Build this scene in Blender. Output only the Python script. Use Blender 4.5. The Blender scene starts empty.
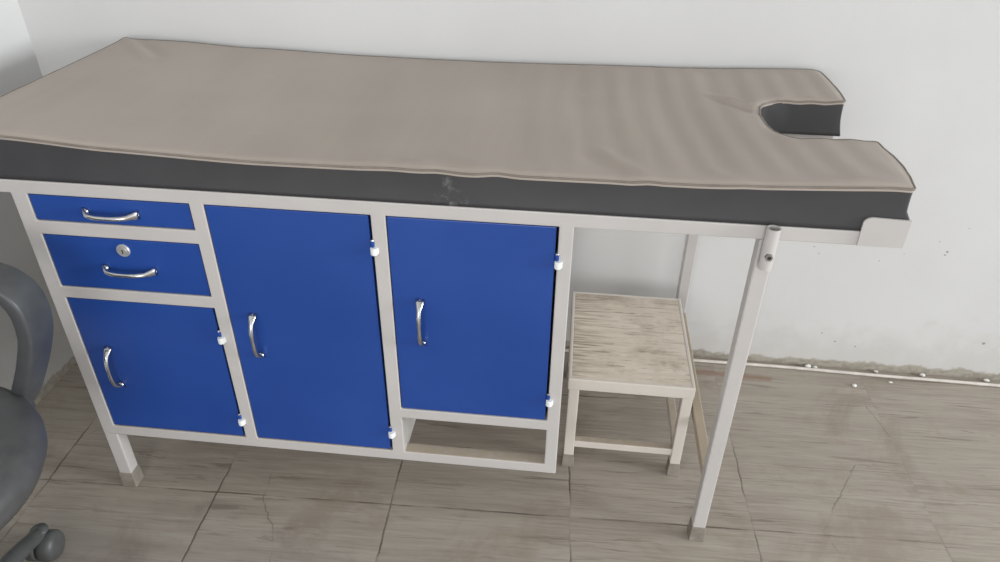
import bpy, bmesh, math, random
from mathutils import Vector, Matrix
from mathutils.geometry import delaunay_2d_cdt
random.seed(7)
sc = bpy.context.scene
COL = sc.collection
PI = math.pi

# ------------------------------------------------------------------ object helpers
def link(name, bm, mat, parent=None, smooth=False, kind=None):
    me = bpy.data.meshes.new(name)
    bmesh.ops.recalc_face_normals(bm, faces=bm.faces[:])
    bm.to_mesh(me); bm.free()
    if smooth:
        for p in me.polygons: p.use_smooth = True
    o = bpy.data.objects.new(name, me)
    COL.objects.link(o)
    if mat is not None: me.materials.append(mat)
    if parent is not None:
        o.parent = parent
        o.location = -world_loc(parent)      # parts are modelled in world coordinates
    if kind: o['kind'] = kind
    return o

def world_loc(o):
    v = Vector((0, 0, 0))
    while o is not None:
        v += o.location; o = o.parent
    return v

def thing(name, label, cat, loc, group=None):
    o = bpy.data.objects.new(name, None); COL.objects.link(o)
    o.location = loc; o.empty_display_size = .05
    o['label'] = label; o['category'] = cat
    if group: o['group'] = group
    return o

def tag(o, label, cat, group=None):
    o['label'] = label; o['category'] = cat
    if group: o['group'] = group
    return o

# ------------------------------------------------------------------ mesh helpers
def box(bm, x0, x1, y0, y1, z0, z1, bev=0.0, seg=2):
    vs = [bm.verts.new((x, y, z)) for x in (x0, x1) for y in (y0, y1) for z in (z0, z1)]
    idx = [(0, 1, 3, 2), (4, 6, 7, 5), (0, 4, 5, 1), (2, 3, 7, 6), (0, 2, 6, 4), (1, 5, 7, 3)]
    fs = [bm.faces.new([vs[i] for i in f]) for f in idx]
    if bev:
        es = list({e for f in fs for e in f.edges})
        bmesh.ops.bevel(bm, geom=es, offset=bev, segments=seg, affect='EDGES', profile=.5)
    return bm

def BOX(*a, **k):
    return box(bmesh.new(), *a, **k)

def tapered(x0, x1, y0, y1, z0, z1, grow, bev=.0015):
    """a box whose foot spreads a little: rubber cap"""
    bm = BOX(x0, x1, y0, y1, z0, z1)
    cx, cy = (x0 + x1) / 2, (y0 + y1) / 2
    for v in bm.verts:
        if v.co.z < (z0 + z1) / 2:
            v.co.x += grow if v.co.x > cx else -grow
            v.co.y += grow if v.co.y > cy else -grow
    bmesh.ops.bevel(bm, geom=bm.edges[:], offset=bev, segments=2, affect='EDGES', profile=.5)
    return bm

def bars(rects, y0, y1, bev=.002, axis='xz'):
    """welded flat frame: a union of axis-aligned bars (a0,a1,b0,b1) extruded along the third axis"""
    As = sorted({round(r[i], 5) for r in rects for i in (0, 1)})
    Bs = sorted({round(r[i], 5) for r in rects for i in (2, 3)})
    def filled(i, j):
        if i < 0 or j < 0 or i >= len(As) - 1 or j >= len(Bs) - 1: return False
        a, b = (As[i] + As[i + 1]) / 2, (Bs[j] + Bs[j + 1]) / 2
        return any(r[0] < a < r[1] and r[2] < b < r[3] for r in rects)
    bm = bmesh.new(); cache = {}
    def P(a, b, d):
        return {'xz': (a, d, b), 'xy': (a, b, d), 'yz': (d, a, b)}[axis]
    def V(i, j, d):
        k = (i, j, d)
        if k not in cache: cache[k] = bm.verts.new(P(As[i], Bs[j], d))
        return cache[k]
    for i in range(len(As) - 1):
        for j in range(len(Bs) - 1):
            if not filled(i, j): continue
            for d in (y0, y1):
                bm.faces.new([V(i, j, d), V(i + 1, j, d), V(i + 1, j + 1, d), V(i, j + 1, d)])
            for (di, dj, p, q) in ((-1, 0, (i, j), (i, j + 1)), (1, 0, (i + 1, j), (i + 1, j + 1)),
                                   (0, -1, (i, j), (i + 1, j)), (0, 1, (i, j + 1), (i + 1, j + 1))):
                if not filled(i + di, j + dj):
                    bm.faces.new([V(*p, y0), V(*q, y0), V(*q, y1), V(*p, y1)])
    bmesh.ops.recalc_face_normals(bm, faces=bm.faces[:])
    bmesh.ops.dissolve_limit(bm, angle_limit=.02, verts=bm.verts[:], edges=bm.edges[:])
    if bev:
        es = [e for e in bm.edges if e.is_manifold and e.calc_face_angle(0) > .5]
        bmesh.ops.bevel(bm, geom=es, offset=bev, segments=2, affect='EDGES', profile=.5)
    return bm

def sweep(bm, pts, rad, n=12, closed=False, up=Vector((0, 0, 1)), squash=None, cap=True):
    """tube along pts; rad = number or list; squash = list of (width factor, height factor)"""
    pts = [Vector(p) for p in pts]; N = len(pts); rings = []
    for i, p in enumerate(pts):
        a = pts[(i - 1) % N] if (closed or i > 0) else p
        b = pts[(i + 1) % N] if (closed or i < N - 1) else p
        t = (b - a).normalized()
        s = t.cross(up)
        if s.length < 1e-4: s = t.cross(Vector((1, 0, 0)))
        s.normalize(); u = s.cross(t).normalized()
        r = rad[i] if isinstance(rad, (list, tuple)) else rad
        w, h = squash[i] if squash else (1, 1)
        rings.append([bm.verts.new(p + s * (r * w * math.cos(2 * PI * k / n)) + u * (r * h * math.sin(2 * PI * k / n))) for k in range(n)])
    M = N if closed else N - 1
    for i in range(M):
        A, B = rings[i], rings[(i + 1) % N]
        for k in range(n):
            bm.faces.new([A[k], A[(k + 1) % n], B[(k + 1) % n], B[k]])
    if cap and not closed:
        bm.faces.new(rings[0]); bm.faces.new(list(reversed(rings[-1])))
    return bm

def lathe(bm, prof, c, n=32, axis='z'):
    """prof: list of (radius, height) revolved about an axis through c; ends with radius 0 are closed to a point"""
    c = Vector(c); rings = []
    for r, h in prof:
        ring = []
        for k in range(n if r > 1e-6 else 1):
            a = 2 * PI * k / n; x, y = r * math.cos(a), r * math.sin(a)
            ring.append(bm.verts.new(c + (Vector((x, y, h)) if axis == 'z' else Vector((x, h, y)) if axis == 'y' else Vector((h, x, y)))))
        rings.append(ring)
    for A, B in zip(rings, rings[1:]):
        if len(A) == 1 and len(B) == 1: continue
        for k in range(n):
            if len(A) == 1: bm.faces.new([A[0], B[k], B[(k + 1) % n]])
            elif len(B) == 1: bm.faces.new([A[k], A[(k + 1) % n], B[0]])
            else: bm.faces.new([A[k], A[(k + 1) % n], B[(k + 1) % n], B[k]])
    return bm

def lerp_tab(xs, ys, x):
    if x <= xs[0]: return ys[0]
    for i in range(len(xs) - 1):
        if x <= xs[i + 1]:
            t = (x - xs[i]) / (xs[i + 1] - xs[i])
            t = t * t * (3 - 2 * t) * .5 + t * .5
            return ys[i] + (ys[i + 1] - ys[i]) * t
    return ys[-1]

# ------------------------------------------------------------------ node helpers
class NT:
    def __init__(self, name):
        self.m = bpy.data.materials.new(name); self.m.use_nodes = True
        self.t = self.m.node_tree; self.n = self.t.nodes; self.l = self.t.links
        self.b = self.n['Principled BSDF']
    def node(self, typ, **props):
        x = self.n.new(typ)
        for k, v in props.items(): setattr(x, k, v)
        return x
    def put(self, sock, v):
        if isinstance(v, bpy.types.NodeSocket): self.l.new(v, sock)
        elif isinstance(v, tuple) and len(v) == 3 and sock.type == 'RGBA': sock.default_value = (*v, 1)
        else: sock.default_value = v
    def math(self, op, a, b=0.0, c=0.0, clamp=False):
        x = self.node('ShaderNodeMath', operation=op, use_clamp=clamp)
        for i, v in enumerate((a, b, c)): self.put(x.inputs[i], v)
        return x.outputs[0]
    def vmath(self, op, a, b=None, scale=None):
        x = self.node('ShaderNodeVectorMath', operation=op)
        self.put(x.inputs[0], a)
        if b is not None: self.put(x.inputs[1], b)
        if scale is not None: self.put(x.inputs['Scale'], scale)
        return x.outputs['Value'] if op in ('DOT_PRODUCT', 'LENGTH', 'DISTANCE') else x.outputs['Vector']
    def pos(self):
        return self.node('ShaderNodeNewGeometry').outputs['Position']
    def sep(self, v):
        x = self.node('ShaderNodeSeparateXYZ'); self.put(x.inputs[0], v); return x.outputs
    def comb(self, x, y, z):
        c = self.node('ShaderNodeCombineXYZ')
        for i, v in enumerate((x, y, z)): self.put(c.inputs[i], v)
        return c.outputs[0]
    def noise(self, v, scale, detail=4, rough=.55, dist=0):
        x = self.node('ShaderNodeTexNoise'); self.put(x.inputs['Vector'], v)
        x.inputs['Scale'].default_value = scale; x.inputs['Detail'].default_value = detail
        x.inputs['Roughness'].default_value = rough; x.inputs['Distortion'].default_value = dist
        return x.outputs['Fac']
    def ramp(self, f, a, b, va=0.0, vb=1.0):
        x = self.node('ShaderNodeMapRange', clamp=True, interpolation_type='SMOOTHSTEP')
        for k, v in (('Value', f), ('From Min', a), ('From Max', b), ('To Min', va), ('To Max', vb)): self.put(x.inputs[k], v)
        return x.outputs['Result']
    def mix(self, f, a, b):
        x = self.node('ShaderNodeMix', data_type='RGBA')
        self.put(x.inputs['Factor'], f); self.put(x.inputs['A'] if False else x.inputs[6], a); self.put(x.inputs[7], b)
        return x.outputs[2]
    def bump(self, h, strength=.2, dist=.002):
        x = self.node('ShaderNodeBump'); x.inputs['Strength'].default_value = strength
        x.inputs['Distance'].default_value = dist; self.put(x.inputs['Height'], h)
        self.l.new(x.outputs['Normal'], self.b.inputs['Normal'])
    def seg(self, P, a, b):
        """distance from P to the segment a-b"""
        a, b = Vector(a), Vector(b); ba = b - a
        pa = self.vmath('SUBTRACT', P, tuple(a))
        h = self.math('MULTIPLY', self.vmath('DOT_PRODUCT', pa, tuple(ba)), 1 / ba.dot(ba), clamp=True)
        s = self.node('ShaderNodeVectorMath', operation='SCALE'); s.inputs[0].default_value = tuple(ba); self.put(s.inputs['Scale'], h)
        return self.vmath('LENGTH', self.vmath('SUBTRACT', pa, s.outputs['Vector']))
    def set(self, color=None, rough=None, metal=None, spec=None):
        if color is not None: self.put(self.b.inputs['Base Color'], color)
        if rough is not None: self.put(self.b.inputs['Roughness'], rough)
        if metal is not None: self.put(self.b.inputs['Metallic'], metal)
        if spec is not None: self.put(self.b.inputs['Specular IOR Level'], spec)
        return self.m

# ------------------------------------------------------------------ materials
def mat_wall():
    t = NT('white_wall_paint'); P = t.pos(); s = t.sep(P)
    n1 = t.noise(P, 1.7, 5); n2 = t.noise(P, 14, 5, .6); n3 = t.noise(P, 60, 4, .6)
    c = t.mix(t.ramp(n1, .3, .7), (.600, .598, .592), (.640, .640, .635))
    c = t.mix(t.ramp(n2, .58, .8, 0, .35), c, (.60, .585, .56))
    # bare dirty cement along the foot of the wall, ragged upper edge
    edge = t.math('ADD', .0235, t.math('MULTIPLY', t.math('SUBTRACT', n2, .5), .045))
    edge = t.math('ADD', edge, t.math('MULTIPLY', t.math('SUBTRACT', n3, .5), .022))
    dz = t.math('SUBTRACT', s[2], edge)
    g = t.ramp(dz, -.004, .006, .9, 0)
    gc = t.mix(t.ramp(n3, .35, .65), (.20, .175, .135), (.36, .33, .27))
    c = t.mix(g, c, gc)
    soil = t.ramp(t.math('SUBTRACT', t.math('MULTIPLY', n2, .3), s[2]), -.03, .12, 0, .30)
    c = t.mix(soil, c, (.42, .38, .32))
    # specks where the paint has been knocked off
    Pw = t.vmath('ADD', P, t.vmath('SCALE', t.comb(t.math('SUBTRACT', n3, .5), 0, t.math('SUBTRACT', n2, .5)), scale=.006))
    dots = [(1.745, .350, .0016), (1.894, .379, .0022), (1.897, .388, .003), (1.871, .415, .0016), (2.078, .119, .004),
            (1.58, .379, .0015), (1.597, .360, .0016), (1.702, .09, .0022), (1.759, .078, .002),
            (1.662, .115, .002), (1.798, .375, .0014), (1.925, .455, .0014)]
    d = None
    for x, z, r in dots:
        q = t.math('DIVIDE', t.vmath('DISTANCE', Pw, (x, .628, z)), r)
        d = q if d is None else t.math('MINIMUM', d, q)
    c = t.mix(t.ramp(d, .7, 1.25, .75, 0), c, (.16, .145, .12))
    t.bump(t.math('ADD', n2, t.math('MULTIPLY', n3, .5)), .12, .004)
    return t.set(c, .62, spec=.3)

def mat_floor():
    t = NT('wood_look_floor_tile'); P = t.pos(); s = t.sep(P)
    wob = t.noise(P, 9, 3); wob2 = t.noise(P, 45, 2)
    k = t.math('ADD', t.math('MULTIPLY', t.math('SUBTRACT', wob, .5), .012), t.math('MULTIPLY', t.math('SUBTRACT', wob2, .5), .005))
    u = t.math('ADD', t.math('ADD', s[0], t.math('MULTIPLY', s[1], .03)), k)
    v = t.math('ADD', t.math('SUBTRACT', s[1], t.math('MULTIPLY', s[0], .03)), t.math('MULTIPLY', k, .5))
    T = .396
    def gline(c, off):
        f = t.math('SUBTRACT', t.math('FRACT', t.math('ADD', t.math('DIVIDE', t.math('SUBTRACT', c, off), T), 50.5)), .5)
        return t.math('MULTIPLY', t.math('ABSOLUTE', f), T)
    tu = t.math('FLOOR', t.math('DIVIDE', t.math('SUBTRACT', u, .216), T)); tv = t.math('FLOOR', t.math('DIVIDE', v, T))
    off = t.comb(t.math('MULTIPLY', tu, 3.71), t.math('MULTIPLY', tv, 5.13), 0)
    W = t.vmath('ADD', t.comb(u, v, 0), off)
    wx = t.sep(W)
    def grain(sx, sy, detail=5, rough=.6, dist=.3):
        return t.noise(t.comb(t.math('MULTIPLY', wx[0], sx), t.math('MULTIPLY', wx[1], sy), 0), 1, detail, rough, dist)
    g1 = grain(2.2, 30); g2 = grain(8, 185, 4, .65, .2); g3 = grain(3.5, 60, 5, .7, .6); cl = t.noise(P, 2.2, 4); bro = t.noise(P, 3.3, 5, .7, .8); mud = t.noise(P, 7, 5, .65)
    c = t.mix(t.ramp(g1, .3, .7), (.300, .262, .220), (.385, .342, .292))
    c = t.mix(t.ramp(g2, .5, .68, 0, .70), c, (.240, .203, .172))
    c = t.mix(t.ramp(g2, .48, .28, 0, .40), c, (.46, .42, .37))
    c = t.mix(t.ramp(g3, .57, .66, 0, .62), c, (.150, .120, .098))
    c = t.mix(t.ramp(cl, .42, .66, 0, .35), c, (.370, .335, .275))
    c = t.mix(t.ramp(mud, .60, .74, 0, .40), c, (.215, .175, .148))
    c = t.mix(t.ramp(bro, .52, .70, 0, .5), c, (.245, .195, .150))
    # grout lines, worn away in places
    wear = t.math('MULTIPLY', t.ramp(t.noise(P, 6.5, 3), .38, .60, .12, 1), t.ramp(t.math('ADD', s[0], t.math('MULTIPLY', s[1], 1.4)), 1.55, 2.0, 1, .12))
    gl = t.math('MINIMUM', gline(u, .216), gline(v, 0))
    c = t.mix(t.math('MULTIPLY', t.ramp(gl, .0010, .0026, .85, 0), wear), c, (.085, .068, .056))
    # hairline cracks
    Pz = t.vmath('ADD', P, t.vmath('SCALE', t.comb(t.math('SUBTRACT', wob, .5), t.math('SUBTRACT', wob2, .5), 0), scale=.022))
    cr = None
    lines = [((.318, .07), (.325, .0)), ((.325, .0), (.375, -.07)), ((.375, -.07), (.41, -.19)),
             ((1.676, .262), (1.62, .17)), ((1.62, .17), (1.55, .055)), ((1.676, .262), (1.78, .27)), ((1.55, .055), (1.58, -.02)),
             ((1.765, .47), (1.79, .37)), ((.05, .09), (-.09, .10)), ((-.02, .33), (-.18, .13))]
    for a, b in lines:
        q = t.seg(Pz, (*a, 0), (*b, 0)); cr = q if cr is None else t.math('MINIMUM', cr, q)
    c = t.mix(t.math('MULTIPLY', t.ramp(cr, .0006, .0022, .55, 0), t.ramp(wob, .36, .58, .1, 1)), c, (.12, .095, .075))
    # rusty smear on the floor beside the right legs
    sm = t.seg(Pz, (1.33, .565, 0), (1.53, .557, 0))
    c = t.mix(t.ramp(sm, .004, .018, .55, 0), c, (.24, .125, .085))
    h = t.math('SUBTRACT', t.math('MULTIPLY', g2, .4), t.math('MULTIPLY', t.ramp(gl, .001, .004, 1, 0), wear))
    t.bump(h, .25, .002)
    return t.set(c, t.ramp(g1, .3, .7, .42, .6), spec=.35)

def mat_paint(name, base, rough=.38, wear=.25, dirt=(.45, .41, .35)):
    t = NT(name); P = t.pos()
    n = t.noise(P, 9, 4); n2 = t.noise(P, 55, 5, .65)
    c = t.mix(t.ramp(n, .3, .7), tuple(x * .95 for x in base), base)
    c = t.mix(t.ramp(n2, .60, .78, 0, wear), c, dirt)
    # dust lying on the low rails
    up = t.sep(t.node('ShaderNodeNewGeometry').outputs['Normal'])[2]
    low = t.ramp(t.sep(P)[2], .20, .24, 1, 0)
    c = t.mix(t.math('MULTIPLY', t.math('MULTIPLY', t.ramp(up, .8, .95), low), t.ramp(n2, .25, .6, .45, .85)), c, (.40, .335, .25))
    t.bump(n2, .06, .002)
    return t.set(c, rough, spec=.4)

def mat_blue():
    t = NT('blue_enamel'); P = t.pos()
    n = t.noise(P, 3, 4); n2 = t.noise(P, 120, 3)
    c = t.mix(t.ramp(n, .3, .7), (.0095, .050, .250), (.014, .060, .285))
    t.bump(n2, .03, .001)
    return t.set(c, t.ramp(n, .3, .7, .34, .42), spec=.42)

def mat_vinyl_top():
    t = NT('taupe_vinyl'); P = t.pos(); s = t.sep(P)
    n = t.noise(P, 2.3, 4); n2 = t.noise(P, 220, 2); n3 = t.noise(P, 16, 5, .65)
    band = t.noise(t.comb(t.math('MULTIPLY', s[0], 34), t.math('MULTIPLY', s[1], 2), 0), 1, 3)
    c = t.mix(t.ramp(n, .3, .7), (.340, .295, .258), (.375, .328, .290))
    c = t.mix(t.ramp(band, .4, .7, 0, .22), c, (.395, .345, .29))
    c = t.mix(t.ramp(n3, .62, .8, 0, .35), c, (.43, .385, .34))
    t.bump(t.math('ADD', n2, t.math('MULTIPLY', n3, .8)), .10, .001)
    return t.set(c, .5, spec=.35)

def mat_vinyl_side():
    t = NT('charcoal_vinyl'); P = t.pos()
    n = t.noise(P, 5, 4); n2 = t.noise(P, 220, 2); n3 = t.noise(P, 70, 4, .7)
    c = t.mix(t.ramp(n, .3, .7), (.043, .043, .046), (.053, .052, .055))
    Pw = t.vmath('ADD', P, t.vmath('SCALE', t.comb(t.math('SUBTRACT', n3, .5), 0, t.math('SUBTRACT', n, .5)), scale=.03))
    sc_ = t.math('MINIMUM', t.seg(Pw, (.765, -.004, .800), (.79, -.004, .768)), t.seg(Pw, (.755, -.004, .772), (.775, -.004, .764)))
    c = t.mix(t.math('MULTIPLY', t.ramp(sc_, .002, .016, .7, 0), t.ramp(n3, .48, .75)), c, (.26, .28, .26))
    t.bump(n2, .10, .001)
    return t.set(c, .47, spec=.4)

def mat_plain(name, col, rough=.5, metal=0, spec=.5, var=.12, scale=25):
    t = NT(name); P = t.pos(); n = t.noise(P, scale, 4, .6)
    c = t.mix(t.ramp(n, .3, .7), tuple(x * (1 - var) for x in col), tuple(min(1, x * (1 + var)) for x in col))
    return t.set(c, rough, metal, spec)

def mat_stool_top():
    t = NT('worn_cream_board'); P = t.pos(); s = t.sep(P)
    def grain(sx, sy, o=0.0):
        return t.noise(t.comb(t.math('ADD', t.math('MULTIPLY', s[0], sx), o), t.math('MULTIPLY', s[1], sy), 0), 1, 5, .65, .4)
    g1 = grain(6, 55); g2 = grain(10, 140, 4.0); blot = t.noise(P, 9, 5, .65); n = t.noise(P, 60, 4, .7)
    c = t.mix(t.ramp(g1, .35, .65), (.60, .53, .445), (.68, .61, .525))
    c = t.mix(t.ramp(g2, .55, .66, 0, .8), c, (.27, .21, .16))
    c = t.mix(t.ramp(g1, .58, .70, 0, .5), c, (.33, .265, .20))
    c = t.mix(t.math('MULTIPLY', t.ramp(blot, .50, .70), t.ramp(g1, .42, .58, .1, .9)), c, (.34, .275, .21))
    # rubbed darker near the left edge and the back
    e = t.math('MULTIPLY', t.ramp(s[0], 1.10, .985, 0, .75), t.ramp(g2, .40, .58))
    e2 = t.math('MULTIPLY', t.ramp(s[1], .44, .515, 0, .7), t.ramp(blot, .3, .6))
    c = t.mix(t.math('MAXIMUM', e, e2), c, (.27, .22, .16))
    t.bump(g2, .25, .002)
    return t.set(c, .6, spec=.3)

M = dict(
    wall=mat_wall(), floor=mat_floor(), blue=mat_blue(), vtop=mat_vinyl_top(), vside=mat_vinyl_side(), board=mat_stool_top(),
    white=mat_paint('white_enamel', (.500, .478, .462)),
    white_worn=mat_paint('worn_white_enamel', (.60, .555, .50), .45, .7, (.40, .34, .27)),
    dusty=mat_paint('dusty_enamel', (.40, .33, .255), .6, .5, (.30, .24, .18)),
    inner=mat_paint('inner_white_sheet', (.58, .56, .535), .5, .4),
    ceiling=mat_paint('ceiling_paint', (.72, .72, .71), .8, .1),
    chrome=mat_plain('chrome', (.56, .56, .56), .22, 1.0, var=.05),
    satin=mat_plain('satin_chrome', (.66, .66, .65), .42, .75, var=.04),
    steel=mat_plain('dull_steel', (.42, .41, .40), .38, 1.0),
    dark=mat_plain('dark_hole', (.03, .028, .026), .7),
    rubber=mat_plain('grey_rubber_cap', (.24, .215, .185), .6, 0, .3, .2),
    piping=mat_plain('taupe_piping', (.20, .172, .145), .5, 0, .3),
    hinge=mat_plain('white_hinge', (.76, .78, .78), .3, 0, .5, .04),
    chair_seat=mat_plain('charcoal_chair_vinyl', (.075, .075, .075), .48, 0, .4),
    chair_plastic=mat_plain('black_chair_plastic', (.062, .065, .068), .42, 0, .45),
    caster=mat_plain('grey_caster_plastic', (.085, .088, .085), .45, 0, .45),
    cable=mat_plain('white_cable_sheath', (.62, .58, .53), .45, 0, .4),
    plaster=mat_plain('plaster_chip', (.75, .74, .71), .8, 0, .2),
)

# ------------------------------------------------------------------ setting
YW, XW = .628, -.362
link('floor', BOX(-1.0, 4.2, -3.6, .9, -.06, 0), M['floor'], kind='structure')
link('wall_back', BOX(XW - .15, 4.2, YW, YW + .15, 0, 2.8), M['wall'], kind='structure')
link('wall_left', BOX(XW - .15, XW, -1.3, YW, 0, 2.8), M['wall'], kind='structure')
link('ceiling', BOX(XW - .15, 4.2, -2.2, YW + .15, 2.8, 2.9), M['ceiling'], kind='structure')

# ------------------------------------------------------------------ examination table
ZR0, ZR1 = .735, .760            # top rail
D = .026                         # tube depth
table = thing('examination_table', 'white steel examination table with blue drawers and doors under a split-end mattress', 'examination table', (.7, .3, 0))
fr = [(-.098, 1.476, ZR0, ZR1), (0, .029, .164, ZR0), (.320, .345, .164, ZR0), (.633, .658, .164, ZR0), (.945, .969, .164, ZR0),
      (0, .969, .164, .189), (0, .345, .519, .544), (0, .345, .656, .683), (.633, .969, .283, .307)]
link('front_frame', bars(fr, 0, D), M['white'], table)
NY0, NY1, NX = .20, .395, 1.295   # the cut-out of mattress and frame
top = [(-.098, -.072, D, .602), (-.098, 1.476, .576, .602), (1.450, 1.476, D, .176), (1.450, 1.476, .408, .602),
       (1.255, 1.280, D, .602), (1.255, 1.476, .154, .176), (1.255, 1.476, .408, .430), (.633, .658, D, .602)]
link('top_frame', bars(top, ZR0, ZR1, axis='xy'), M['white'], table)
sheet = [(-.072, 1.255, D, .576), (1.28, 1.450, D, .154), (1.28, 1.452, .430, .576)]
link('top_sheet', bars(sheet, .748, .7555, 0, axis='xy'), M['inner'], table)

def leg(x0, x1, y0, y1, ztop):
    l = link('leg', BOX(x0, x1, y0, y1, .030, ztop, bev=.0025), M['white'], table)
    f = link('foot_cap', tapered(x0 - .0012, x1 + .0012, y0 - .0012, y1 + .0012, 0, .043, .0015), M['rubber'], l)
    f['label'] = 'grey rubber foot cap'
leg(0, .029, 0, .028, .164)
leg(0, .029, .570, .598, ZR0)
leg(1.262, 1.2885, 0, .0268, ZR0)
leg(1.256, 1.2825, .573, .600, ZR0)
link('stretcher', BOX(1.2625, 1.2835, .0268, .573, .167, .188, bev=.002), M['dusty'], table)['label'] = 'dusty side stretcher between the right legs'

def panel(name, *a):
    return link(name, BOX(*a), M['inner'], table)
panel('side_panel', .002, .006, D, .57, .175, .735)
panel('side_panel', .961, .966, D, .57, .285, .735)
panel('partition_panel', .331, .335, D, .57, .175, .735)
panel('partition_panel', .650, .656, D, .57, .168, .735)
panel('bottom_panel', .006, .650, D, .57, .168, .172)
panel('bottom_panel', .656, .961, D, .57, .284, .288)
panel('back_panel', .002, .966, .570, .574, .172, .735)

# --- fronts
GAP = .0016
def front(name, x0, x1, z0, z1, hinge_side=False):
    xr = x1 - (.0042 if hinge_side else GAP)
    bm = BOX(x0 + GAP, xr, .0015, .020, z0 + GAP, z1 - GAP, bev=.0015)
    return link(name, bm, M['blue'], table)

def handle(parent, cx, cz, vertical, L=.100):
    bm = bmesh.new(); pts = []; rad = []; sq = []
    N = 28
    for i in range(N + 1):
        t = i / N; a = (t - .5) * L
        e = abs(2 * t - 1)
        out = .0022 + .021 * (1 - e ** 3.2)
        p = (cx, 0.0015 - out, cz + a) if vertical else (cx + a, 0.0015 - out, cz)
        pts.append(p); rad.append(.0036 + .0012 * e)
        f = max(0, (e - .72) / .28)
        sq.append((1 + .75 * f, 1 - .45 * f) if not vertical else (1 + .75 * f, 1 - .45 * f))
    sweep(bm, pts, rad, 12, up=Vector((0, 1, 0)), squash=sq)
    for sgn in (-1, 1):           # screw bosses on the door
        c = (cx, .0015, cz + sgn * L * .46) if vertical else (cx + sgn * L * .46, .0015, cz)
        lathe(bm, [(0, .0), (.0062, .0), (.0062, -.004), (.004, -.0065), (0, -.0065)], c, 16, 'y')
    h = link('handle', bm, M['chrome'], parent, smooth=True)
    h['label'] = 'arched chrome handle'
    return h

def hinge(parent, x, z):
    """weld-on barrel hinge: white knuckle over a blue-painted pin half"""
    bm = bmesh.new()
    lathe(bm, [(0, -.0065), (.0058, -.0065), (.0064, -.0055), (.0064, .0055), (.0058, .0065), (0, .0065)], (x + .001, -.0030, z), 20, 'z')
    box(bm, x, x + .0085, -.003, .0005, z - .0058, z + .0058, .0008)
    h = link('hinge', bm, M['hinge'], parent, smooth=False); h['label'] = 'white barrel hinge'
    bm = bmesh.new()
    lathe(bm, [(0, .0065), (.0030, .0065), (.0034, .0075), (.0034, .0175), (.0028, .0185), (0, .0185)], (x - .0015, .0000, z), 16, 'z')
    link('hinge_pin', bm, M['blue'], h, smooth=False)
    bm = bmesh.new()
    lathe(bm, [(0, .0186), (.0036, .0186), (.0028, .0210), (0, .0214)], (x - .0015, .0000, z), 12, 'z')
    link('pin_cap', bm, M['steel'], h)

XL = (.029, .320); XM = (.345, .633); XR = (.658, .945)
d1 = front('drawer', *XL, .683, ZR0); handle(d1, .1745, .708, False)
d2 = front('drawer', *XL, .544, .656); handle(d2, .1775, .5935, False)
bm = bmesh.new()
lathe(bm, [(0, 0), (.0125, 0), (.0125, -.002), (.0115, -.0035), (.0085, -.0035), (.008, -.0028), (.0075, -.0045), (.0, -.0045)], (.1755, .0015, .6325), 28, 'y')
lk = link('lock', bm, M['satin'], d2); lk['label'] = 'round chrome cam lock'
link('keyhole', BOX(.1745, .1765, -.0036, -.0022, .6275, .6355), M['dark'], lk)
p1 = front('door', *XL, .189, .519, True); handle(p1, .081, .356, True)
p2 = front('door', *XM, .189, ZR0, True); handle(p2, .393, .463, True)
p3 = front('door', *XR, .307, ZR0, True); handle(p3, .709, .522, True)
for pr, x, zs in ((p1, .320, (.448, .236)), (p2, .634, (.668, .238)), (p3, .946, (.665, .358))):
    for z in zs: hinge(pr, x, z)
d1['label'] = 'shallow blue top drawer'; d2['label'] = 'deeper blue drawer with a lock'
p1['label'] = 'small blue door below the drawers'; p2['label'] = 'tall blue middle door'; p3['label'] = 'shorter blue door above the open slot'

# --- stirrup socket on the right front leg
bm = bmesh.new(); cx, cy = 1.2755, -.0112
lathe(bm, [(.0108, .690), (.0108, .763), (.0086, .763), (.0086, .700), (0, .700)], (cx, cy, 0), 28)
lathe(bm, [(0, .690), (.0108, .690)], (cx, cy, 0), 28)
bmesh.ops.remove_doubles(bm, verts=bm.verts[:], dist=1e-5)
so = link('stirrup_socket', bm, M['white'], table, smooth=False); so['label'] = 'short white tube socket for a stirrup'
bm = bmesh.new()
lathe(bm, [(.0062, 0), (.0062, -.005), (.0036, -.005), (.0036, -.001), (0, -.001)], (cx - .001, cy - .0102, .717), 6, 'y')
nut = link('nut', bm, M['steel'], so)
bm = bmesh.new()
lathe(bm, [(0, 0), (.0034, 0), (.0034, -.0042), (0, -.0042)], (cx - .001, cy - .0102, .717), 14, 'y')
link('bolt', bm, M['dark'], nut)

# --- end bracket plate at the right front corner
bm = bmesh.new()
out = [(1.408, .737), (1.476, .737), (1.476, .7845), (1.421, .7865)]
for k in range(7):
    a = PI / 2 + k / 6 * PI / 2
    out.append((1.419 + .009 * math.cos(a) - .0005 * k, .7775 + .009 * math.sin(a)))
vs = [bm.verts.new((x, -.0036, z)) for x, z in out]
f = bm.faces.new(vs)
ext = bmesh.ops.extrude_face_region(bm, geom=[f])
for v in ext['geom']:
    if isinstance(v, bmesh.types.BMVert): v.co.y += .0034
link('end_bracket', bm, M['white'], table)['label'] = 'white plate holding the mattress corner'

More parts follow.
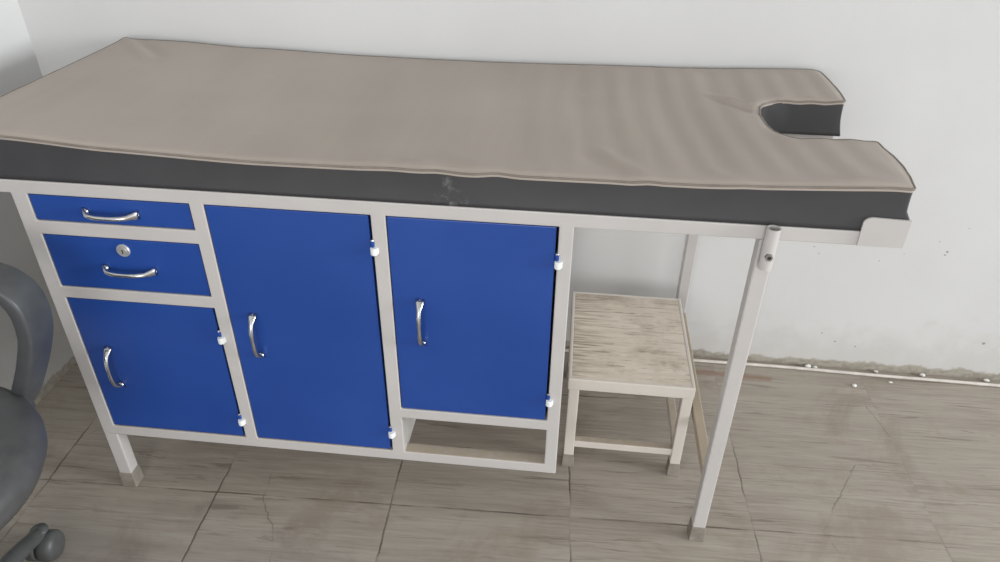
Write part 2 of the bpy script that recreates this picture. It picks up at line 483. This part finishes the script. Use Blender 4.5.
# ------------------------------------------------------------------ mattress
MX0, MX1, MY0, MY1 = -.103, 1.474, .001, .606
MXF = 1.467                       # the front arm ends a little shorter
ZX = [-.125, .02, .2, .45, .85, 1.15, 1.475]; ZV = [.845, .843, .8315, .8235, .8240, .827, .8390]
def creases(x, y):
    h = 0.0
    for (ax, ay, bx, by, amp, w) in CR:
        dx, dy = bx - ax, by - ay; L2 = dx * dx + dy * dy
        t = ((x - ax) * dx + (y - ay) * dy) / L2
        tc = min(1, max(0, t))
        d = math.hypot(x - ax - dx * tc, y - ay - dy * tc)
        s = ((x - ax) * dy - (y - ay) * dx) / math.sqrt(L2)
        fade = math.sin(PI * min(1, max(0, .12 + .76 * tc)))
        h += amp * fade * math.exp(-(d / w) ** 2)
    return h
CR = [(-.103, .606, .03, .455, .0060, .014), (-.085, .606, .055, .475, -.0050, .013),
      (1.225, .415, 1.312, .335, .0065, .0075), (1.225, .392, 1.300, .315, -.0045, .010),
      (.69, .035, .76, .0, .0035, .012), (.77, .045, .86, -.005, .0042, .012), (.74, .03, .82, .0, -.002, .012),
      (1.00, .12, 1.08, .005, .0040, .013), (.97, .10, 1.05, .005, -.0025, .014),
      (.62, .02, .70, .0, .0022, .014), (1.18, .05, 1.23, .0, .002, .014),
      (1.36, .03, 1.46, .01, .0030, .016), (1.42, .08, 1.47, .0, -.002, .015)]
def ztop(x, y):
    z = lerp_tab(ZX, ZV, x)
    r = max(0, min(1, (x - .75) / .4))
    r *= max(0, min(1, y / .06, (.61 - y) / .06)); r2 = max(0, min(1, y / .06, (.61 - y) / .06))
    z += .0010 * r * math.sin(x * 118 + 2.2 * math.sin(y * 5) + .6 * y * 10) + .0007 * r2 * math.sin(x * 41 + y * 7)
    z += .0012 * math.sin(x * 9 + 1.3) * math.sin(y * 8 + .4)
    z -= .0055 * max(0, y / .6) + .003 * max(0, y / .6) * max(0, min(1, (.25 - x) / .3))
    return z + creases(x, y)
def zbot(x):
    return .7612

def arc(cx, cy, r, a0, a1, n):
    return [(cx + r * math.cos(a0 + (a1 - a0) * i / n), cy + r * math.sin(a0 + (a1 - a0) * i / n)) for i in range(n + 1)]
corners = []
corners += arc(MX0 + .012, MY0 + .012, .012, PI, 1.5 * PI, 4)
corners += arc(MXF - .006, MY0 + .006, .006, 1.5 * PI, 2 * PI, 4)
corners += [(1.474, .045), (1.477, .085), (1.475, .125), (1.470, .158)] + arc(MXF - .006, .180, .008, 0, PI / 2, 4)                       # front arm, inner corner
corners += [(1.40, .1895), (1.37, .1900)] + [(1.347, .1925)]
corners += [(1.330, .200), (1.316, .213), (1.307, .231), (1.302, .256), (1.300, .285), (1.300, .318), (1.305, .350), (1.317, .374), (1.333, .388), (1.350, .3935), (1.38, .3945)]
corners += arc(MX1 - .004, .399, .004, 1.5 * PI, 2 * PI, 4)                      # rear arm, inner corner
corners += [(1.478, .44), (1.479, .48), (1.478, .52)] + arc(MX1 - .026, MY1 - .028, .028, 0, PI / 2, 6)
corners += arc(MX0 + .004, MY1 - .004, .004, PI / 2, PI, 3)
# resample the outline at about 1 cm
outl = []
for i, a in enumerate(corners):
    b = corners[(i + 1) % len(corners)]
    L = math.dist(a, b); n = max(1, int(L / .011))
    for k in range(n):
        outl.append((a[0] + (b[0] - a[0]) * k / n, a[1] + (b[1] - a[1]) * k / n))
NO = len(outl)
def inside(x, y):
    c = False
    for i in range(NO):
        (x0, y0), (x1, y1) = outl[i], outl[(i + 1) % NO]
        if (y0 > y) != (y1 > y) and x < (x1 - x0) * (y - y0) / (y1 - y0) + x0: c = not c
    return c
def dist_out(x, y):
    best = 9
    for i in range(NO):
        (x0, y0), (x1, y1) = outl[i], outl[(i + 1) % NO]
        dx, dy = x1 - x0, y1 - y0
        t = max(0, min(1, ((x - x0) * dx + (y - y0) * dy) / (dx * dx + dy * dy)))
        d = (x - x0 - t * dx) ** 2 + (y - y0 - t * dy) ** 2
        if d < best: best = d
    return math.sqrt(best)
def onormal(i):
    a, b = outl[(i - 1) % NO], outl[(i + 1) % NO]
    t = Vector((b[0] - a[0], b[1] - a[1])).normalized()
    return Vector((t.y, -t.x))
pts2 = [Vector(p) for p in outl]; dd = [0.0] * NO
S = .0115
nx, ny = int((MX1 - MX0) / S), int((MY1 - MY0) / S)
for i in range(1, nx):
    for j in range(1, ny):
        x, y = MX0 + i * S, MY0 + j * S
        if inside(x, y):
            d = dist_out(x, y)
            if d > .006: pts2.append(Vector((x, y))); dd.append(d)
cv, ce, cf, ov, oe, of = delaunay_2d_cdt(pts2, [(i, (i + 1) % NO) for i in range(NO)], [], 1, 1e-6)
EDGE = .0030
bm = bmesh.new(); bv = []
for k, v in enumerate(cv):
    d = dd[ov[k][0]] if ov[k] else 0
    drop = EDGE * max(0, 1 - d / .014) ** 2
    bv.append(bm.verts.new((v.x, v.y, ztop(v.x, v.y) - drop)))
for f in cf:
    try: bm.faces.new([bv[i] for i in f])
    except ValueError: pass
# the cover laps over the edge, down to the seam with the side band
WRAP = .0065
idx = {}
for k in range(len(cv)):
    for q in ov[k]:
        if q < NO: idx[q] = k
rim = [bv[idx[i]] for i in range(NO)]
prev = rim
for s_ in (.35, 1.0):
    ring = []
    for i in range(NO):
        nrm = onormal(i); x, y = outl[i]
        o_ = .0018 * math.sin(PI * s_ * .8)
        ring.append(bm.verts.new((x + nrm.x * o_, y + nrm.y * o_, ztop(x, y) - EDGE - WRAP * s_)))
    for i in range(NO):
        bm.faces.new([prev[i], prev[(i + 1) % NO], ring[(i + 1) % NO], ring[i]])
    prev = ring
mattress = thing('mattress', 'taupe vinyl mattress with dark sides and a cut-out right end, lying on the table', 'mattress', (.67, .3, .760))
tc = link('top_cover', bm, M['vtop'], mattress, smooth=True); tc['label'] = 'dusty taupe upper cover'
# side band
bm = bmesh.new(); rows = []
for s_ in (0, .12, .3, .5, .7, .88, 1.0):
    ring = []
    for i in range(NO):
        nrm = onormal(i); x, y = outl[i]
        zt = ztop(x, y) - EDGE - WRAP + .0015; zb = zbot(x)
        front_side = y < MY0 + .002
        if not front_side: zb = max(zb, .7612)
        o_ = .0003 - .0012 * math.sin(PI * s_)
        fx = 0
        if x > MXF - .007 and y < .17: fx = {0: 0, .12: 0, .3: .001, .5: .003, .7: .011, .88: .004, 1.0: .002}[s_]   # pinched end with a flared lip
        if x > MX1 - .006 and y > .39: fx = .010 * s_ - .001 * math.sin(PI * s_)
        inn_ = MX0 + .2 < x and .17 < y < .42 and x < MXF - .02                          # gathers round the cut-out
        if inn_ and x < 1.36: o_ += .0060 * math.sin(i * 1.25) * math.sin(PI * min(1, s_ + .1))
        o_ += .0004 * (math.sin(x * 23 + s_ * 3) + .6 * math.sin(x * 61 + s_ * 5)) * math.sin(PI * s_)
        ring.append(bm.verts.new((x + nrm.x * o_ + fx, y + nrm.y * o_, zt + (zb - zt) * s_)))
    rows.append(ring)
for A, B in zip(rows, rows[1:]):
    for i in range(NO): bm.faces.new([A[i], A[(i + 1) % NO], B[(i + 1) % NO], B[i]])
# lower edge turned inwards and the underside
ring = []
for i in range(NO):
    nrm = onormal(i); x, y = outl[i]
    ring.append(bm.verts.new((x - nrm.x * .0035, y - nrm.y * .0035, zbot(x) + .0002)))
for i in range(NO): bm.faces.new([rows[-1][i], rows[-1][(i + 1) % NO], ring[(i + 1) % NO], ring[i]])
sb = link('side_band', bm, M['vside'], mattress, smooth=True); sb['label'] = 'charcoal vinyl side band'
bm = bmesh.new(); bv = []
for k, v in enumerate(cv):
    q = [i for i in ov[k] if i < NO]
    if q:
        n_ = onormal(q[0]); bv.append(bm.verts.new((v.x - n_.x * .0038, v.y - n_.y * .0038, .7613)))
    else: bv.append(bm.verts.new((v.x, v.y, .7613)))
for f in cf: bm.faces.new([bv[i] for i in f])
link('underside', bm, M['vside'], mattress)
bm = bmesh.new(); pp = []
for i in range(NO):
    n_ = onormal(i); x, y = outl[i]
    pp.append((x + n_.x * .0010, y + n_.y * .0010, ztop(x, y) - EDGE - .001))
sweep(bm, pp, .0020, 8, closed=True)
link('piping', bm, M['piping'], mattress, smooth=True)['label'] = 'dark piping along the upper edge'

# ------------------------------------------------------------------ step stool
SX0, SX1, SY0, SY1, SZ = .983, 1.254, .176, .518, .268
stool = thing('step_stool', 'low worn white step stool with scuffed wooden top under the table', 'stool', ((SX0 + SX1) / 2, (SY0 + SY1) / 2, 0))
W_ = .023
rimr = [(SX0, SX1, SY0, SY0 + .008), (SX0, SX1, SY1 - .008, SY1), (SX0, SX0 + .008, SY0, SY1), (SX1 - .008, SX1, SY0, SY1)]
link('top_frame', bars(rimr, SZ - .030, SZ, .002, axis='xy'), M['white_worn'], stool)
link('top_board', BOX(SX0 + .0075, SX1 - .0075, SY0 + .0075, SY1 - .0075, SZ - .018, SZ - .0006, bev=.0012), M['board'], stool)['label'] = 'scuffed cream wooden board'
for x0 in (SX0 + .003, SX1 - W_ - .001):
    for y0 in (SY0 + .002, SY1 - W_ - .002):
        l = link('leg', BOX(x0, x0 + W_, y0, y0 + W_, .03, SZ - .024, bev=.002), M['white_worn'], stool)
        link('foot_cap', tapered(x0 - .001, x0 + W_ + .001, y0 - .001, y0 + W_ + .001, 0, .038, .0015), M['rubber'], l)['label'] = 'grey rubber foot cap'
for y0 in (SY0 + .005, SY1 - .023):
    link('crossbar', BOX(SX0 + .003 + W_, SX1 - W_ - .001, y0, y0 + .018, .061, .080, bev=.0015), M['white_worn'], stool)
for x0 in (SX0 + .006, SX1 - .021):
    link('side_rail', BOX(x0, x0 + .018, SY0 + .002 + W_, SY1 - W_ - .002, .061, .080, bev=.0015), M['white_worn'], stool)

# ------------------------------------------------------------------ cable and plaster chips
bm = bmesh.new(); pts = []
for i in range(61):
    x = .60 + 2.6 * i / 60
    pts.append((x, .6080 - .008 * (x - 1.2) + .0022 * math.sin(x * 5.1) + .0010 * math.sin(x * 13), .0048))
sweep(bm, pts, .0045, 10)
tag(link('cable', bm, M['cable'], smooth=True), 'thin white cable lying on the floor along the foot of the back wall', 'cable')

def chip(loc, r, seed, label):
    rnd = random.Random(seed); bm = bmesh.new()
    bmesh.ops.create_icosphere(bm, subdivisions=2, radius=1)
    k = [Vector((rnd.uniform(-1, 1), rnd.uniform(-1, 1), rnd.uniform(-1, 1))).normalized() for _ in range(7)]
    for v in bm.verts:
        n = v.co.normalized(); m = max(n.dot(q) for q in k)
        v.co = n * (.62 + .42 * (1 - m)); v.co.x *= 1.25; v.co.z *= .62
    zmin = min(v.co.z for v in bm.verts)
    for v in bm.verts: v.co = Vector((loc[0] + v.co.x * r, loc[1] + v.co.y * r, loc[2] + (v.co.z - zmin) * r))
    o = link('plaster_chip', bm, M['plaster'])
    c = Vector(loc); o.data.transform(Matrix.Translation(-c)); o.location = c
    tag(o, label, 'plaster chip', 'plaster chips along the back wall')
chip((1.648, .6195, 0), .0105, 1, 'largest white plaster chip, behind the cable right of the table leg')
chip((1.669, .6205, .0), .0072, 2, 'white plaster chip touching the right side of the largest chip')
chip((1.756, .555, 0), .0075, 3, 'white plaster chip out on the floor, nearest to the viewer')
chip((1.832, .6205, 0), .0070, 4, 'small plaster chip behind the cable, halfway along the bare wall')
chip((1.858, .580, 0), .0055, 5, 'tiny plaster crumb on the floor in front of the cable')
chip((1.955, .6195, 0), .0080, 6, 'flat plaster chip behind the cable, second from the right')
chip((2.120, .6185, 0), .0080, 7, 'rightmost plaster chip, behind the cable at the right')

# ------------------------------------------------------------------ office chair (only its side shows)
CX, CY = -.04, -.385
chair = thing('office_chair', 'black office chair with round seat and loop armrest left of the table', 'office chair', (CX, CY, 0))
bm = bmesh.new()
lathe(bm, [(0, .392), (.180, .392), (.202, .402), (.212, .422), (.2135, .438), (.209, .453), (.194, .463), (.15, .469), (.08, .469), (0, .467)], (CX, CY, 0), 72)
link('seat', bm, M['chair_seat'], chair, smooth=True)
# loop armrest: one closed band standing along the seat side
def loop_arm(yc, w):
    ctr = [(.1085, .605), (.1085, .622), (.105, .638), (.098, .652), (.086, .664), (.070, .672), (.05, .677), (.0, .680), (-.08, .681), (-.16, .680), (-.215, .676),
           (-.245, .664), (-.262, .642), (-.266, .61), (-.258, .575), (-.24, .53), (-.21, .475), (-.18, .425), (-.155, .395), (-.12, .383), (-.06, .381), (-.02, .384), (.006, .395),
           (.030, .425), (.055, .468), (.078, .512), (.097, .555), (.105, .580)]
    # smooth closed curve
    P_ = []
    n = len(ctr)
    for i in range(n):
        p0, p1, p2, p3 = [Vector(ctr[(i + k) % n]) for k in (-1, 0, 1, 2)]
        for s in range(4):
            t = s / 4
            P_.append(.5 * ((2 * p1) + (-p0 + p2) * t + (2 * p0 - 5 * p1 + 4 * p2 - p3) * t * t + (-p0 + 3 * p1 - 3 * p2 + p3) * t ** 3))
    N = len(P_); bm = bmesh.new(); rings = []
    th = .0125; sec = []
    for (a, b) in ((-1, -1), (1, -1), (1, 1), (-1, 1)):      # rounded rectangle section (width y, thickness normal)
        for k in range(4):
            ang = {(-1, -1): PI, (1, -1): 1.5 * PI, (1, 1): 0, (-1, 1): .5 * PI}[(a, b)] + k / 3 * PI / 2
            sec.append((a * (w / 2 - .005) + .005 * math.cos(ang), b * (th - .005) + .005 * math.sin(ang)))
    for i in range(N):
        tg = (P_[(i + 1) % N] - P_[(i - 1) % N]).normalized(); nr = Vector((tg.y, -tg.x))
        rings.append([bm.verts.new((P_[i].x + nr.x * v, yc + u, P_[i].y + nr.y * v)) for u, v in sec])
    m = len(sec)
    for i in range(N):
        A, B = rings[i], rings[(i + 1) % N]
        for k in range(m): bm.faces.new([A[k], A[(k + 1) % m], B[(k + 1) % m], B[k]])
    return link('armrest', bm, M['chair_plastic'], chair, smooth=True)
loop_arm(-.170, .062)
loop_arm(-.600, .062)
link('seat_plate', BOX(CX - .10, CX + .06, CY - .24, CY + .24, .376, .392, bev=.003), M['chair_plastic'], chair)
bm = bmesh.new(); lathe(bm, [(0, .10), (.045, .10), (.045, .16), (.028, .17), (.028, .376), (0, .376)], (CX, CY, 0), 28)
link('gas_column', bm, M['chair_plastic'], chair)
bm = bmesh.new(); lathe(bm, [(0, .055), (.05, .055), (.052, .10), (.045, .118), (0, .118)], (CX, CY, 0), 28)
link('base_hub', bm, M['caster'], chair)
RB = .200
for k in range(5):
    a = math.radians(95 + 72 * k); dx, dy = math.cos(a), math.sin(a)
    bm = bmesh.new(); pts = []; rad = []
    for i in range(13):
        t = i / 12; r = .03 + (RB - .03) * t
        z = .098 - .038 * t * t
        pts.append((CX + dx * r, CY + dy * r, z)); rad.append(.021 - .007 * t)
    sweep(bm, pts, rad, 14)
    bl = link('base_leg', bm, M['caster'], chair, smooth=True)
    ex, ey = CX + dx * RB, CY + dy * RB
    bm = bmesh.new()       # stem, hood and twin wheels
    lathe(bm, [(0, .045), (.013, .045), (.013, .064), (.017, .067), (.016, .073), (0, .076)], (ex, ey, 0), 18)
    sx, sy = -dy, dx        # wheel axis is across the leg
    hood = []
    wx, wy = ex - dx * .006, ey - dy * .006
    for sgn in (-1, 1):
        n0 = len(bm.verts)
        lathe(bm, [(0, .003), (.0300, .003), (.0312, .008), (.0312, .021), (.027, .028), (.016, .032), (0, .032)], (0, 0, 0), 28, 'x')
        bm.verts.ensure_lookup_table()
        for v in bm.verts[n0:]:
            c = v.co.copy(); c.x *= sgn
            v.co = Vector((wx + sx * c.x + dx * c.y, wy + sy * c.x + dy * c.y, .0312 + c.z))
    link('caster', bm, M['caster'], bl, smooth=True)
# back rest on its spine (behind the seat, out of the picture)
bm = bmesh.new(); sp = [(CX - .08, CY, .380), (CX - .20, CY, .376), (CX - .255, CY, .40), (CX - .272, CY, .48), (CX - .282, CY, .62)]
sweep(bm, sp, .018, 12, up=Vector((0, 1, 0)), squash=[(.6, 1.6)] * 5)
link('back_spine', bm, M['chair_plastic'], chair, smooth=True)
bm = bmesh.new(); n = 12; grid = []
for j in range(n + 1):
    row = []
    for i in range(n + 1):
        u, v = i / n * 2 - 1, j / n * 2 - 1
        w = .20 * (1 - .12 * max(0, v)); y = CY + u * w; z = .70 + v * .17 * (1 - .10 * u * u)
        row.append((CX - .262 - .012 * v + .022 * u * u, y, z))
    grid.append(row)
F = [[bm.verts.new(p) for p in r] for r in grid]
B_ = [[bm.verts.new((p[0] - .038, p[1], p[2])) for p in r] for r in grid]
for j in range(n):
    for i in range(n):
        bm.faces.new([F[j][i], F[j][i + 1], F[j + 1][i + 1], F[j + 1][i]])
        bm.faces.new([B_[j][i], B_[j + 1][i], B_[j + 1][i + 1], B_[j][i + 1]])
bd = [(0, i) for i in range(n)] + [(j, n) for j in range(n)] + [(n, n - i) for i in range(n)] + [(n - j, 0) for j in range(n)]
for k in range(len(bd)):
    (a, b), (c, d) = bd[k], bd[(k + 1) % len(bd)]
    bm.faces.new([F[a][b], F[c][d], B_[c][d], B_[a][b]])
bmesh.ops.recalc_face_normals(bm, faces=bm.faces[:])
es = [e for e in bm.edges if e.calc_face_angle(0) > .9]
bmesh.ops.bevel(bm, geom=es, offset=.012, segments=3, affect='EDGES', profile=.5)
link('backrest', bm, M['chair_seat'], chair, smooth=True)

# ------------------------------------------------------------------ light
def area(name, loc, target, sx, sy, power, col):
    L = bpy.data.lights.new(name, 'AREA'); L.shape = 'RECTANGLE'; L.size = sx; L.size_y = sy
    L.energy = power; L.color = col
    o = bpy.data.objects.new(name, L); COL.objects.link(o); o.location = loc
    o.rotation_euler = (Vector(target) - Vector(loc)).to_track_quat('-Z', 'Y').to_euler()
    return o
area('window_daylight', (6.2, -1.1, 1.5), (.2, .4, .8), 2.2, 1.5, 15, (.97, .985, 1.0))
area('far_right_fill_light', (11.0, -1.7, 2.5), (-.3, .4, 1.0), 3.2, 2.2, 760, (.95, .98, 1.0))  # added second lamp for the daylight from the right, brightens the left wall
area('front_fill_light', (.7, -4.0, 1.5), (-.1, .2, .4), 1.8, 1.4, 56, (1.0, .99, .975))  # added fill lamp with no known window behind it, lifts the dim left side
w = bpy.data.worlds.new('daylight'); sc.world = w; w.use_nodes = True
w.node_tree.nodes['Background'].inputs[0].default_value = (.955, .975, 1.0, 1)
w.node_tree.nodes['Background'].inputs[1].default_value = 1.06

# ------------------------------------------------------------------ camera
cam = bpy.data.cameras.new('camera'); co = bpy.data.objects.new('camera', cam); COL.objects.link(co)
cam.sensor_fit = 'HORIZONTAL'; cam.sensor_width = 36; cam.lens = 737.664 * 36 / 1000; cam.clip_start = .02
r = Vector((.99406259, .10821733, .01133927)); u = Vector((-.06861833, .54259143, .83718939)); f = Vector((-.08444581, .83299673, -.54679553))
m = Matrix((r, u, -f)).transposed().to_4x4(); m.translation = Vector((.95642709, -1.05010261, 1.31245798))
co.matrix_world = m
sc.camera = co
sc.view_settings.view_transform = 'Standard'; sc.view_settings.look = 'None'
sc.view_settings.gamma = 1; sc.view_settings.use_curve_mapping = False
sc.view_settings.exposure = 0.0
